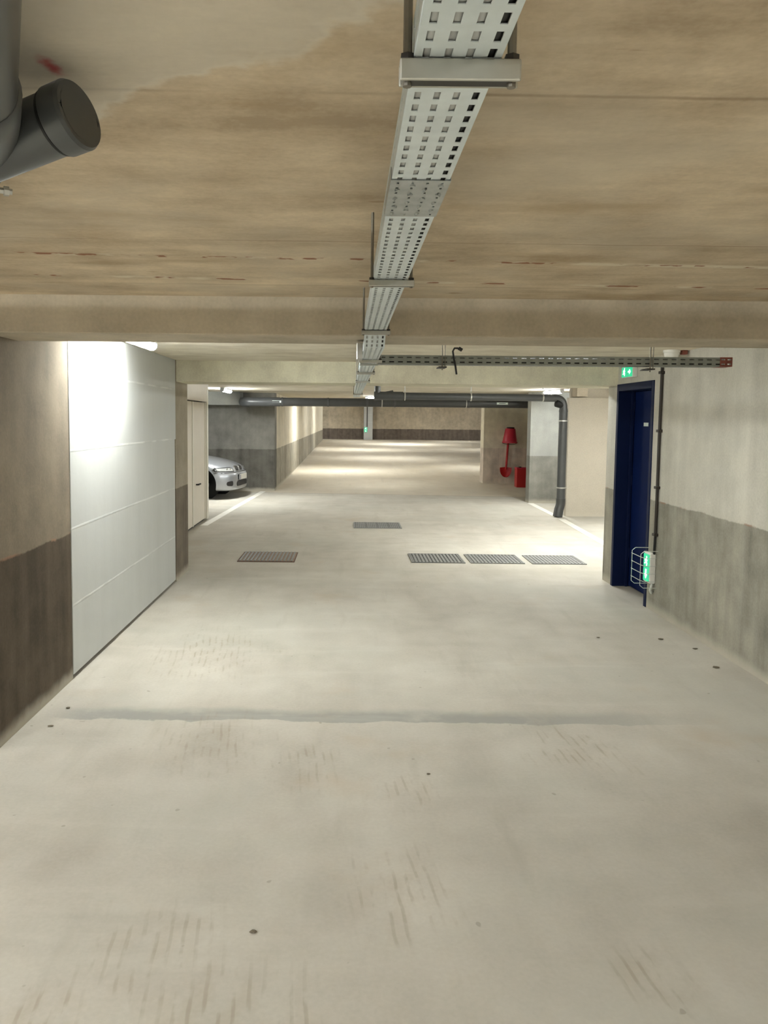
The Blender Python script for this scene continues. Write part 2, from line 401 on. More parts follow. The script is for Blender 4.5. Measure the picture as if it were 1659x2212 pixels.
# ------------------------------------------------------------------ cream garage door on the left
g = thing('garage_door', 'narrow cream metal garage door past the left concrete pier', 'garage door', (-2.36, 11.2, 0))
pn = MB().box(-2.40, -2.365, 11.25, 13.02, .035, 1.94)
pn = pn.build('door_panel', M['door_w'], g, bevel=.004)
eg = MB().box(-2.366, -2.352, 11.9, 11.95, .035, 1.94).box(-2.366, -2.352, 12.93, 12.96, .035, 1.94)
eg.build('edge_profile', M['door_e'], g, bevel=.003)
MB().box(-2.42, -2.34, 13.03, 13.16, 0, ZC).build('frame_post', M['door_e'], g, bevel=.006)
MB().box(-2.42, -2.345, 11.2, 13.03, 1.955, ZC).build('lintel_panel', M['door_w'], g, bevel=.006)
MB().box(-2.44, -2.40, 11.2, 13.03, 0, .06).build('threshold_shade', M['gap_shade'], g)  # dark strip painting the shade under the door panel
hd = MB().tube([(-2.365, 12.2, .655), (-2.325, 12.2, .655)], .012, 10).box(-2.335, -2.315, 12.18, 12.36, .645, .667)
hd.build('handle', M['black'], g, bevel=.003)

# ------------------------------------------------------------------ floor markings
def line(name, p, q, w, label):
    p = Vector(p); q = Vector(q); t = (q - p).normalized(); s = Vector((t.y, -t.x, 0)) * w / 2
    m = MB().add([p - s, p + s, q + s, q - s] + [v + Vector((0, 0, .003)) for v in (p - s, p + s, q + s, q - s)],
                 [(3, 2, 1, 0), (4, 5, 6, 7), (0, 1, 5, 4), (1, 2, 6, 5), (2, 3, 7, 6), (3, 0, 4, 7)])
    o = m.build(name, M['line'], None, (p + q) / 2); tag(o, label, 'floor marking')
line('painted_line', (-2.27, 12.3, .0), (-1.97, 18.2, .0), .12, 'white painted line on the floor in front of the silver car')
line('painted_line', (3.50, 9.2, .0), (3.705, 13.55, .0), .12, 'white painted line on the floor between blue door and grey downpipe')
line('painted_line', (3.72, 14.0, .0), (3.76, 16.15, .0), .12, 'short white painted line on the floor behind the foot of the grey downpipe')

# ------------------------------------------------------------------ drains
def slotted(mb, x0, x1, y0, y1, z, nx, ny, fx=.5, fy=.55):
    """flat sheet with nx * ny rectangular holes"""
    xs = [x0]; ysl = [y0]
    px = (x1 - x0) / nx; py = (y1 - y0) / ny
    for i in range(nx): a = x0 + px * (i + .5); xs += [a - px * fx / 2, a + px * fx / 2]
    for i in range(ny): a = y0 + py * (i + .5); ysl += [a - py * fy / 2, a + py * fy / 2]
    xs.append(x1); ysl.append(y1)
    o = len(mb.v); W = len(xs)
    mb.v += [(x, y, z) for y in ysl for x in xs]
    for j in range(len(ysl) - 1):
        for i in range(W - 1):
            if i % 2 == 1 and j % 2 == 1: continue
            mb.f.append((o + j * W + i, o + j * W + i + 1, o + (j + 1) * W + i + 1, o + (j + 1) * W + i))
def grate(x0, x1, y0, y1, label, nx, ny, panels=1, group=None, fx=.5, fy=.55):
    t = thing('drain_grate', label, 'drain grate', ((x0 + x1) / 2, (y0 + y1) / 2, 0), group)
    e = .018
    fr = MB().box(x0, x1, y0, y0 + e, 0, .010).box(x0, x1, y1 - e, y1, 0, .010).box(x0, x0 + e, y0 + e, y1 - e, 0, .010).box(x1 - e, x1, y0 + e, y1 - e, 0, .010)
    fr.build('grate_frame', M['iron'], t)
    MB().box(x0 + e, x1 - e, y0 + e, y1 - e, .0005, .002).build('drain_shade', M['gap_shade'], t)  # dark sheet on the floor, painting the shade below the grate
    w = (x1 - x0 - 2 * e) / panels
    for k in range(panels):
        m = MB(); slotted(m, x0 + e + k * w + .004, x0 + e + (k + 1) * w - .004, y0 + e, y1 - e, .0075, nx, ny, fx, fy)
        m.build('grate_panel', M['iron'], t, solid=.003)
G = 'three grey grates in a row across the right of the drive'
grate(.765, 1.405, 9.245, 9.86, 'grey slotted floor grate in front of the beam, left of the row of three', 14, 8, 1, G, .42, .6)
grate(1.470, 2.112, 9.245, 9.845, 'grey slotted floor grate in the middle of the row of three', 14, 8, 1, G, .42, .6)
grate(2.198, 2.845, 9.235, 9.815, 'grey slotted floor grate nearest the blue door, right of the row of three', 14, 8, 1, G, .42, .6)
grate(.095, .848, 12.17, 12.84, 'four panel grate with black slots, farthest back in the middle of the drive', 6, 5, 4, None, .62, .5)
t = thing('manhole_cover', 'rusty brown ribbed metal cover in the floor at the left', 'manhole cover', (-.96, 9.54, 0))
MB().box(-1.305, -.625, 9.205, 9.88, 0, .006).build('cover_frame', M['rust_dark'], t)
MB().box(-1.293, -.637, 9.217, 9.868, .006, .010).build('cover_plate', M['rusty'], t)
m = MB()
for i in range(15):
    x = -1.285 + i * .0437; m.box(x, x + .021, 9.225, 9.86, .010, .016)
m.build('rib', M['iron'], t, bevel=.002)

# ------------------------------------------------------------------ cable trays
def channel(path, x0, x1, h, pitch, rows, sl=.6, sw=.085, side_rows=1):
    """perforated U channel along Y; path list of (y, z)"""
    mb = MB(); cuts = [0.0]
    dense = []                                 # (y, z) with hole flags per interval
    ps = [path[0]]; acc = []
    for (ya, za), (yb, zb) in zip(path[:-1], path[1:]):
        L = math.hypot(yb - ya, zb - za); k = max(1, round(L / pitch))
        for i in range(k):
            for fa in ((1 - sl) / 2, 1 - (1 - sl) / 2):
                f_ = (i + fa) / k; ps.append((ya + (yb - ya) * f_, za + (zb - za) * f_))
                acc.append(0 if fa < .5 else 1)
        ps.append((yb, zb)); acc.append(0)
    W = x1 - x0
    xs = [x0]; hx = []
    for r in rows: xs += [x0 + W * (r - sw / 2), x0 + W * (r + sw / 2)]
    xs.append(x1)
    def sheet(pts_of, ncol, holecols):
        o = len(mb.v)
        for (y, z) in ps: mb.v += pts_of(y, z)
        for j in range(len(ps) - 1):
            for i in range(ncol - 1):
                if acc[j] == 1 and i in holecols: continue
                mb.f.append((o + j * ncol + i, o + j * ncol + i + 1, o + (j + 1) * ncol + i + 1, o + (j + 1) * ncol + i))
    sheet(lambda y, z: [(x, y, z) for x in xs], len(xs), set(range(1, len(xs) - 1, 2)))
    hs = [0]
    for k in range(side_rows): a = (k + .5 + (.1 if side_rows == 1 else 0)) / side_rows; hs += [h * (a - .07), h * (a + .07)]
    hs.append(h)
    for x, lip in ((x0, .006), (x1, -.006)):
        sheet(lambda y, z: [(x, y, z + q) for q in hs] + [(x + lip, y, z + h)], len(hs) + 1, set(range(1, len(hs) - 1, 2)))
    return mb
TX0, TX1 = .068, .163
t = thing('cable_tray', 'long galvanised perforated cable tray running away under the ceiling', 'cable tray', (.115, -.6, 2.095))
p = [(-.6, 2.096), (3.575, 2.096), (3.70, 2.032), (12.15, 2.030)]
channel(p, TX0, TX1, .045, .0375, (.13, .38, .63, .88)).build('tray_channel', M['galv'], t, solid=.0012)
# splice plate with dimples
m = MB(); slotted(m, TX0 - .002, TX1 + .002, 1.335, 1.565, 2.0935, 4, 8, .16, .35)
m.quad((TX0 - .002, 1.335, 2.0935), (TX0 - .002, 1.565, 2.0935), (TX0 - .002, 1.565, 2.115), (TX0 - .002, 1.335, 2.115))
m.quad((TX1 + .002, 1.335, 2.0935), (TX1 + .002, 1.565, 2.0935), (TX1 + .002, 1.565, 2.115), (TX1 + .002, 1.335, 2.115))
for i in range(4):
    for j in range(8):
        if (i + j) % 2: m.tube([(TX0 + .0119 + i * .0238 + random.uniform(-.003, .003), 1.36 + j * .026, 2.0935), (TX0 + .0119 + i * .0238, 1.36 + j * .026, 2.0905)], .0042, 8)
m.build('splice_plate', M['plate'], t, solid=.0012)
m = MB(); slotted(m, TX0 - .002, TX1 + .002, 3.555, 3.575, 2.0935, 4, 1, .1, .3)
m.build('splice_plate', M['plate'], t, solid=.0012)
MB().box(TX0 - .03, TX0 - .002, 4.02, 4.10, 2.0, 2.085).build('junction_bracket', M['clamp'], t, bevel=.003)

CG = simple('grey_cable', (.44, .45, .44), .5); CB = simple('black_cable', (.02, .02, .02), .5)
for k, (fx, rr_, mt) in enumerate(((.13, .011, CG), (.38, .011, CG), (.63, .011, CG), (.88, .010, CB))):  # rightmost black cable added to darken its row of slots
    x = TX0 + .095 * fx + (.0025 if k == 0 else -.0025 if k == 3 else 0)
    pp = [(x, y, z + rr_ + .0015) for y, z in ((-.6, 2.096), (3.57, 2.096), (3.705, 2.032), (8, 2.031), (12.1, 2.030))]
    o = MB().tube(pp, rr_, 10).build('power_cable', mt, None, (x, 0, 2.1), smooth=True)
    tag(o, ('grey cable in the long tray, seen through the leftmost row of slots', 'grey cable in the long tray, seen through the second row of slots from the left', 'grey cable in the long tray, seen through the third row of slots from the left', 'black cable added in the long tray, darkening the rightmost row of slots')[k], 'cable', 'cables lying in the long cable tray')
o = MB().tube([(.17, 4.525, 2.033), (1.2, 4.525, 2.035), (2.13, 4.53, 2.037)], .0195, 12).build('power_cable', CB, None, (1.1, 4.52, 2.03), smooth=True)  # added so the side slots of the branch tray read dark
tag(o, 'thick black cable added in the branch tray, darkening its side slots', 'cable')
def hanger(y, z, label, x0=.053, x1=.182, ztop=ZC, h=.021, rd=.0042):
    """trapeze: bar below the tray on two rods"""
    t = thing('tray_hanger', label, 'tray hanger', ((x0 + x1) / 2, y, z), 'trapeze hangers under the long cable tray')
    b = MB().prism([(y - .011, z - h), (y - .011, z), (y + .011, z), (y + .011, z - h), (y + .007, z - h), (y + .007, z - .004), (y - .007, z - .004), (y - .007, z - h)], 'x', x0, x1)
    b = b.build('strut_bar', M['strut'], t, bevel=.003)
    MB().box(x0 + .012, x1 - .012, y - .0075, y + .0075, z - h + .001, z - .005).build('slot_shade', M['nut'], b)  # dark fill painting the shade inside the open channel
    for x in (x0 + .009, x1 - .009):
        r = MB().tube([(x, y, z - h - .003), (x, y, ztop)], rd, 8).build('threaded_rod', M['rod'], t, smooth=True)
        MB().lathe((x, y, z), (0, 0, 1), [(0, .0085), (.007, .0085)], 6).build('nut', M['nut'], r)
    return t
hanger(.902, 2.0935, 'trapeze hanger nearest the camera, thick steel bar under the cable tray', .052, .185, h=.024, rd=.005)
hanger(2.27, 2.0925, 'trapeze hanger at mid length of the first bay, long rods left and right', h=.018)
hanger(3.545, 2.0920, 'trapeze hanger just before the nearest concrete beam', h=.018)
hanger(4.41, 2.027, 'trapeze hanger where the branch tray meets the long tray', h=.016)
hanger(5.57, 2.0265, 'trapeze hanger just past the branch tray', h=.014)
hanger(6.85, 2.0265, 'trapeze hanger before the second concrete beam', h=.014)
hanger(10.33, 2.0265, 'farthest trapeze hanger, beyond the second concrete beam', h=.014)

# branch tray across to the right (built along Y, turned to X)
t = thing('cable_tray', 'narrow galvanised branch tray crossing to the right wall below the ceiling', 'cable tray', (.17, 4.5, 2.012))
m = channel([(0, 0), (2.0, 0)], -.05, .05, .05, .05, (.25, .75), .55, .12, 2)
sl = lambda X_: 2.012 + (X_ - .17) * .002
def turn(mb):
    mb.v = [(.165 + y, 4.55 - x, sl(.165 + y) + z) for (x, y, z) in mb.v]; return mb
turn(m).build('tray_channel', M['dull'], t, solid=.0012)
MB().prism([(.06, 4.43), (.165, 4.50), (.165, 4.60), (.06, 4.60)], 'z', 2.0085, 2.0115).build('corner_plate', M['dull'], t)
e = MB().box(2.075, 2.166, 4.4985, 4.5, sl(2.1), sl(2.1) + .05).box(2.075, 2.166, 4.50, 4.60, sl(2.1) + .05, sl(2.1) + .053)
m = channel([(1.935, 0), (2.005, 0)], -.0512, .0512, .0515, .035, (.25, .75), .6, .12, 2)
turn(m).build('tray_end', M['oxide'], t, solid=.0014)['label'] = 'red brown primed end of the tray'
def drop(x, y, z, label):
    t = thing('tray_hanger', label, 'tray hanger', (x, y, ZC))
    r = MB().tube([(x, y, z - .02), (x, y, ZC)], .004, 8).tube([(x + .016, y, z - .005), (x + .016, y, ZC)], .0025, 8)
    r.build('threaded_rod', M['rod'], t)
    MB().box(x - .022, x + .026, y - .012, y + .10, z - .008, z).build('support_foot', M['nut'], t, bevel=.003)
drop(.525, 4.485, 2.0, 'single drop rod holding the branch tray near the long tray')
drop(1.70, 4.485, 2.0, 'single drop rod holding the branch tray above the exit sign')
pts = [(.605, 4.47, 1.955), (.598, 4.47, 2.0), (.588, 4.475, 2.05), (.583, 4.48, 2.085), (.592, 4.48, 2.102), (.612, 4.48, 2.102), (.628, 4.48, 2.094)]
o = MB().tube([(a - .0, b, c) for a, b, c in pts], .0055, 10).tube([(.615, 4.48, 2.103), (.635, 4.48, 2.091)], .010, 8).build('loose_cable', M['black'], None, (.6, 4.48, 2.05), smooth=True)
tag(o, 'short black hooked cable end sticking up from the branch tray', 'cable')

# ------------------------------------------------------------------ lamps, with unseen fill added
def lamp_proto(L=1.2):
    t = thing('ceiling_light', '', 'ceiling light', (0, 0, ZC))
    w = .042
    MB().prism([(-w, ZC - .03), (-w * .8, ZC), (w * .8, ZC), (w, ZC - .03)], 'y', -L / 2, L / 2).build('housing', M['lamp_body'], t, bevel=.003)
    pr = [(w * .93, ZC - .03)] + [(w * .93 * math.cos(a), ZC - .042 - .036 * math.sin(a)) for a in [PI * i / 10 for i in range(11)]] + [(-w * .93, ZC - .03)]
    MB().prism(pr, 'y', -L / 2 + .02, L / 2 - .02).build('diffuser', M['tube_glow'], t, smooth=True)
    for s in (-1, 1):
        pr2 = [(a * 1.06, ZC - .03 + (b - ZC + .03) * 1.04) for a, b in pr]
        y = s * (L / 2 - .012)
        MB().prism(pr2, 'y', y - .010, y + .010).build('end_cap', M['lamp_body'], t)
        for q in (-1, 1):
            MB().box(q * w - .004, q * w + .004, s * L * .3 - .012, s * L * .3 + .012, ZC - .048, ZC - .018).build('clip', M['lamp_clip'], t)
    return t
lampP = lamp_proto()
first = [True]
GL = {}
def glow(p):
    if p not in GL: GL[p] = emit('lamp_diffuser', (.965, 1.0, .985), 100 * p)
    return GL[p]
def lamp(x, y, rz, label, z=ZC, sy=1, power=1):
    if first[0]: o = lampP; first[0] = False
    else: o = copy_tree(lampP)
    o.location = (x, y, z); o.rotation_euler = (0, 0, rz); o['label'] = label; o['group'] = 'tube lights under the garage ceiling'
    if sy != 1: o.scale = (1, sy, 1)
    if power != 1:
        for ch in o.children:
            if ch.name.startswith('diffuser'):
                ch.data = ch.data.copy(); ch.data.materials[0] = glow(power)
    return o
lamp(-1.50, 5.53, .0, 'glowing white tube light under the ceiling beside the white block wall', sy=.86, power=.42)
lamp(3.40, 10.66, .0, 'glowing white tube light under the ceiling left of the blue door top', sy=.75, power=.75)
lamp(-2.46, 15.85, 0, 'glowing white tube light above the silver car', power=.8)
lamp(3.85, 14.9, .12, 'glowing white tube light behind the bend of the grey downpipe', sy=.7, power=.62)
lamp(-.25, 25.0, 0, 'tube light over the ramp, hidden by the thick grey pipe, lighting the left ramp wall', power=.85)
lamp(.78, 20.3, PI / 2, 'tube light set crosswise behind the end of the long cable tray', sy=.6)
lamp(.55, 50.4, 0, 'tube light near the white column at the far end', 2.75)
lamp(6.5, 40.0, 0, 'added unseen tube light far right beyond the recess wall', 2.75)  # unseen lamp, added for the far right
lamp(-4.9, 3.15, 0, 'tube light in the side bay to the left of the camera')
lamp(-3.2, .6, 0, 'added fill light in the side bay, nearer to the drive', power=.9)  # added fill for the foreground, out of view
lamp(-1.6, -1.6, 0, 'added fill light behind the camera, on the left', power=.9)  # out of view, added to brighten the near floor and ceiling
lamp(.6, -3.6, 0, 'added fill light farther behind the camera, over the middle of the drive', power=1.1)  # second added fill behind the camera
lamp(4.8, 12.0, 0, 'added fill light deep in the right bay behind the blue door wall', sy=.55, power=.6)  # unseen fill added to brighten the cream partition
lamp(2.55, 9.3, PI / 2, 'added fill light set crosswise just behind the second concrete beam, near the blue door', sy=.45, power=.6)  # hidden by the beam, added to light the recess wall
lamp(1.3, 5.05, PI / 2, 'dim added fill light set crosswise just behind the nearest concrete beam', sy=.5, power=.16)  # hidden fill added for the upper right wall and middle ceiling
lamp(3.2, 46.0, 0, 'added fill light near the far wall, right of the white column', 2.75, power=1.6)  # added fill, brightens the far wall from out of view
lamp(7.0, 51.0, 0, 'added fill light at the right end of the far wall', 2.75)  # unseen fill added for the far wall's right end
lamp(-3.2, 51.5, 0, 'added fill light at the left end of the far wall', 2.75)  # unseen fill added for the far wall's left end
lamp(.6, 39.0, 0, 'added fill light over the upper end of the ramp', 2.75, power=1.15)  # hidden lamp added to brighten the upper ramp
lamp(4.6, 27.0, 0, 'added fill light on the right of the ramp behind the recess wall')  # added out of view to lift the ramp's right side
lamp(1.5, 32.0, 0, 'added fill light over the middle of the ramp', 2.75, power=.95)  # hidden fill added over the ramp floor

# ------------------------------------------------------------------ near grey pipe, top left
t = thing('drain_pipe', 'dark grey plastic pipe with a capped branch at the top left', 'drain pipe', (-.60, 1.38, 2.185))
d1 = Vector((-.40, .9165, 0)); d2 = Vector((-.50, .866, 0)); J = Vector((-.612, 1.335, 2.172)); r = .056
bend = arc(J, d1, d2, .10, 10)
MB().tube([J - d1 * 1.5] + bend[:1], r, 32).build('pipe', M['pvc'], t, smooth=True)
MB().tube([J - d1 * .18, J - d1 * .17] + bend, [r + .001, r + .0065] + [r + .0065] * len(bend), 32).build('elbow', M['pvc'], t, smooth=True)
m = MB()
for k in (0, .022, .044):
    q = J + d2 * (.105 + k); m.tube([q - d2 * .006, q - d2 * .003, q + d2 * .003, q + d2 * .006], [r + .004, r + .0095, r + .0095, r + .004], 32)
m.build('collar', M['pvc2'], t, smooth=True)
MB().tube([J + d2 * .09] + arc(J + d2 * 1.3, d2, (-1, 0, 0), .15, 10) + [(-8.98, (J + d2 * 1.3).y, J.z)], r - .003, 32).build('pipe', M['pvc'], t, smooth=True)
db = Vector((.88, -.30, .20)).normalized(); C0 = Vector((-.462, 1.352, 2.197)); B0 = C0 - db * .16
MB().tube([B0 - db * .2, C0 - db * .022], .0520, 36).build('branch', M['pvc'], t, smooth=True)
cap = MB().tube([C0 - db * .030, C0 - db * .028, C0 + db * .006, C0 + db * .012, C0 + db * .0125, C0 - db * .001, C0 - db * .003, C0 - db * .003],
                [.0525, .0572, .0575, .054, .046, .040, .032, .002], 40)
cap.build('end_cap', M['pvc'], t, smooth=True, sharp=30)
m = MB(); m.tube([C0 - db * .037, C0 - db * .035, C0 - db * .031, C0 - db * .029], [.0520, .0545, .0545, .0520], 36); m.build('seal_ring', M['black'], t, smooth=True)
q = J + d2 * .30
sg = MB().tube([q - d2 * .012, q - d2 * .0119, q + d2 * .0119, q + d2 * .012], [r - .004, r + .004, r + .004, r - .004], 32)
sg = sg.build('pipe_strap', M['black'], t, smooth=True)
nrm = Vector((d2.y, -d2.x, 0))
MB().tube([q + nrm * (r - .002) + Vector((0, 0, -.02)), q + nrm * (r + .03) + Vector((0, 0, -.02))], .006, 8).tube([q + nrm * (r + .014) + Vector((0, 0, -.02)), q + nrm * (r + .024) + Vector((0, 0, -.02))], .010, 6).build('strap_bolt', M['clamp'], sg)
MB().tube([q + Vector((0, 0, r)), (q.x, q.y, ZC)], .005, 8).build('strap_rod', M['rod'], sg)

# ------------------------------------------------------------------ far pipes
def ring(m, p, ax, r, w=.03, g=.008):
    p = Vector(p); ax = Vector(ax)
    m.tube([p - ax * w / 2, p - ax * w / 2.2, p + ax * w / 2.2, p + ax * w / 2], [r - .002, r + g, r + g, r - .002], 24)
t = thing('drain_pipe', 'thick dark grey pipe crossing the garage below the ceiling, bent back at its left end', 'drain pipe', (0, 17.2, 2.055))
R1 = .092; zz = lambda x: 2.052 + (x + 2) * .0012
pth = [(-2.33, 18.33, 2.05)] + [v for v in arc((-2.33, 17.2, 2.05), (0, -1, 0), (1, 0, 0), .22, 10)]
MB().tube([(-1.6, 17.2, zz(-1.6)), (6.6, 17.2, zz(6.6))], R1, 28).build('pipe', M['pvc2'], t, smooth=True)
MB().tube(pth + [(-1.5, 17.2, 2.052)], R1 + .006, 28).build('elbow', M['pvc'], t, smooth=True)
for x in (-1.45, -.45, .4, 1.0, 2.6):
    m = MB(); ring(m, (x, 17.2, zz(x)), (1, 0, 0), R1, .035, .007); m.build('joint_ring', M['pvc'], t, smooth=True)
for x in (.72, 2.55):
    m = MB(); ring(m, (x, 17.2, zz(x)), (1, 0, 0), R1, .02, .01); m.tube([(x, 17.2, zz(x) + R1), (x, 17.2, ZC)], .008, 8)
    m.build('pipe_clamp', M['clamp'], t, smooth=True)
for x0, w in ((-1.66, .2), (3.20, .24)):
    lb = MB().box(x0, x0 + w, 17.2 - R1 - .004, 17.2 - R1 + .004, zz(x0) - .02, zz(x0) + .025).build('pipe_label', M['label'], t); lb['label'] = 'small pale printed label on the pipe'
    MB().box(x0 + w * .2, x0 + w * .8, 17.2 - R1 - .0055, 17.2 - R1 - .003, zz(x0) - .004, zz(x0) + .009).build('printed_line', M['ink'], lb)

t = thing('drain_pipe', 'grey pipe crossing the garage and turning down to the floor at the right', 'drain pipe', (3.79, 14.0, 0))
R2 = .062; Y2 = 13.88; z2 = 2.098; XV = 3.77
MB().tube([(.66, Y2, z2 + .01), (3.45, Y2, z2)], R2, 24).build('pipe', M['pvc'], t, smooth=True)
el = arc((XV, Y2, z2), (1, 0, 0), (0, 0, -1), .17, 10)
MB().tube([(3.42, Y2, z2)] + el + [(XV, Y2, 1.86)], [R2 + .005] * 12 + [.08], 24).build('elbow', M['pvc'], t, smooth=True)
MB().tube([(XV, Y2, 1.9), (XV, Y2, .30)], .074, 24).build('downpipe', M['pvc'], t, smooth=True)
fo = arc((XV - .0, Y2, .20), (0, 0, -1), (-.45, -.25, -.86), .07, 8)
MB().tube([(XV, Y2, .33)] + fo + [(XV - .055, Y2 - .03, .005)], [.081] * len(fo) + [.081, .083], 24).build('foot_bend', M['pvc2'], t, smooth=True)
MB().tube([(XV - .02, Y2, 1.97), (XV - .12, Y2 - .03, 2.0), (XV - .145, Y2 - .035, 2.005)], [.06, .064, .062], 20).build('cleanout_plug', M['black'], t, smooth=True)
m = MB().tube([(.50, Y2, ZC), (.50, Y2, z2 + .06)], .055, 20).tube([(.44, Y2, z2 + .01), (.95, Y2, z2 + .01)], R2 + .012, 24)
m.tube([(.78, Y2, z2 + .06), (.62, Y2, z2 + .02)], [.05, .06], 20); m.build('tee', M['pvc'], t, smooth=True)
for x in (.98, 2.14, 3.40):
    m = MB(); ring(m, (x, Y2, z2 + .005), (1, 0, 0), R2, .022, .012)
    m.tube([(x, Y2, z2 + R2), (x, Y2, ZC)], .007, 8); m.build('pipe_clamp', M['clamp'], t, smooth=True)
for z in (1.70, .52):
    m = MB(); ring(m, (XV, Y2, z), (0, 0, 1), .074, .022, .008); m.tube([(XV + .07, Y2 + .02, z), (3.90, 13.99, z)], .008, 8)
    m.build('pipe_clamp', M['clamp'], t, smooth=True)

# ------------------------------------------------------------------ signs, detector, conduit
def man(m, face, x, yc, zc, h, flip=1):
    """running figure on a plane facing -X (face 'x') or -Y (face 'y'); h height"""
    def P(polys):
        for pl in polys:
            q = [(a * h * flip, b * h) for a, b in pl]
            if face == 'x': m.prism([(yc - a, zc + b) for a, b in q], 'x', x - .003, x)
            else: m.prism([(yc + a, zc + b) for a, b in q], 'y', x - .003, x)
    hd = [(.08 + .09 * math.cos(k * PI / 5), .40 + .09 * math.sin(k * PI / 5)) for k in range(10)]
    P([hd, [(-.08, .28), (.10, .30), (.06, -.02), (-.10, -.04)], [(.04, .28), (.28, .10), (.22, .05), (.0, .18)], [(-.06, .28), (-.28, .18), (-.30, .02), (-.22, .02), (-.20, .13), (.0, .18)],
       [(.06, .02), (.24, -.14), (.14, -.42), (.05, -.42), (.12, -.16), (-.06, -.04)], [(-.10, .0), (-.12, -.2), (-.40, -.26), (-.40, -.18), (-.20, -.12), (-.02, .0)]])
def arrow(m, face, x, yc, zc, h, down=False):
    pl = [(-.4, .1), (.05, .1), (.05, .3), (.45, 0), (.05, -.3), (.05, -.1), (-.4, -.1)]
    if down: pl = [(b, -a) for a, b in pl]
    q = [(a * h, b * h) for a, b in pl]
    if face == 'x': m.prism([(yc - a, zc + b) for a, b in q], 'x', x - .003, x)
    else: m.prism([(yc + a, zc + b) for a, b in q], 'y', x - .003, x)
# over the door, flat on the wall
t = thing('exit_sign', 'small green lit exit sign on the right wall above the blue door', 'exit sign', (XR, 7.72, 2.12))
MB().box(XR - .045, XR, 7.56, 7.87, 2.125, 2.235).build('sign_case', M['whitep'], t, bevel=.006)
pn = MB().box(XR - .049, XR - .045, 7.58, 7.865, 2.132, 2.228).build('sign_panel', M['green'], t); pn['label'] = 'green lit panel'
m = MB(); man(m, 'x', XR - .049, 7.79, 2.18, .085); m.build('running_figure', M['glyph'], pn)
m = MB(); arrow(m, 'x', XR - .049, 7.65, 2.18, .08); m.build('arrow', M['glyph'], pn)
# low by the floor with a wire guard
t = thing('exit_sign', 'low green lit exit sign behind a wire guard beside the blue door', 'exit sign', (XR, 7.02, .25))
MB().box(XR - .05, XR, 6.935, 7.09, .255, .525).build('sign_case', M['whitep'], t, bevel=.008)
pn = MB().box(XR - .054, XR - .05, 6.955, 7.085, .268, .512).build('sign_panel', M['green'], t); pn['label'] = 'green lit panel'
m = MB(); man(m, 'x', XR - .054, 7.02, .445, .10); m.build('running_figure', M['glyph'], pn)
m = MB(); arrow(m, 'x', XR - .054, 7.02, .335, .10, True); m.build('arrow', M['glyph'], pn)
w = MB(); rr = .0032; gx = XR - .15
for y in (6.90, 7.115):
    w.tube([(XR, y, .555), (gx + .03, y, .555), (gx, y, .53), (gx, y, .25), (gx + .03, y, .225), (XR, y, .225)], rr, 8)
for z in (.285, .355, .425, .495):
    w.tube([(XR - .02, 6.885, z), (gx + .03, 6.885, z), (gx - .006, 6.905, z + .012), (gx - .006, 7.11, z + .012), (gx + .01, 7.125, z)], rr, 8)
w.build('wire_guard', M['wire'], t, smooth=True)['label'] = 'white wire guard'
MB().tube([(XR - .02, 6.955, .255), (XR - .03, 6.95, .22), (XR - .035, 6.955, .195), (XR - .02, 6.965, .17), (XR - .012, 6.98, .185)], .012, 10).build('cable_gland', M['wire'], t, smooth=True)
# far sign on the white column
t = thing('exit_sign', 'tiny green lit exit sign low on the white column at the far end', 'exit sign', (1.15, 53.2, .9))
MB().box(1.05, 1.26, 53.15, 53.2, .8, 1.15).build('sign_case', M['whitep'], t)
pn = MB().box(1.06, 1.25, 53.145, 53.15, .81, 1.14).build('sign_panel', M['green'], t)
m = MB(); man(m, 'y', 53.145, 1.155, 1.05, .15); m.build('running_figure', M['glyph'], pn)
m = MB(); arrow(m, 'y', 53.145, 1.155, .89, .14, True); m.build('arrow', M['glyph'], pn)
o = MB().box(1.21, 1.27, 53.17, 53.2, 1.16, 2.75).build('cable_conduit', M['cable'], None, (1.25, 53.2, 1.16)); tag(o, 'dark upright conduit on the white column at the far end', 'conduit')
# detector
t = thing('smoke_detector', 'round white detector on the ceiling at the right wall, above the upright conduit', 'smoke detector', (2.615, 6.45, ZC))
MB().lathe((2.615, 6.45, ZC), (0, 0, -1), [(0, .066), (.018, .066), (.02, .060)], 28).build('detector_base', M['whitep'], t, smooth=True)
MB().lathe((2.615, 6.45, ZC - .018), (0, 0, -1), [(0, .058), (.012, .060), (.034, .053), (.050, .034), (.056, .005)], 28).build('detector_dome', M['whitep'], t, smooth=True)
MB().box(2.69, 2.735, 6.42, 6.47, ZC - .035, ZC).build('indicator_block', M['oxide'], t, bevel=.004)['label'] = 'small dark red block'
# conduit
t = thing('cable_conduit', 'thin dark conduit running down the right wall to the low exit sign', 'conduit', (XR, 6.93, .53))
MB().tube([(2.66, 6.52, 2.255), (2.722, 6.80, 2.24), (2.732, 6.93, 2.215), (2.733, 6.93, 2.1), (2.732, 6.932, 1.55), (2.733, 6.93, 1.0), (2.733, 6.935, .70)], .0135, 12).build('conduit_tube', M['cable'], t, smooth=True)
MB().tube([(2.733, 6.935, .71), (2.733, 6.945, .52)], .0105, 12).build('cable', M['black'], t, smooth=True)
for z in (2.13, 1.62, 1.12, .70):
    MB().box(2.712, XR, 6.905, 6.96, z - .012, z + .012).build('clip', M['cable'], t, bevel=.003)

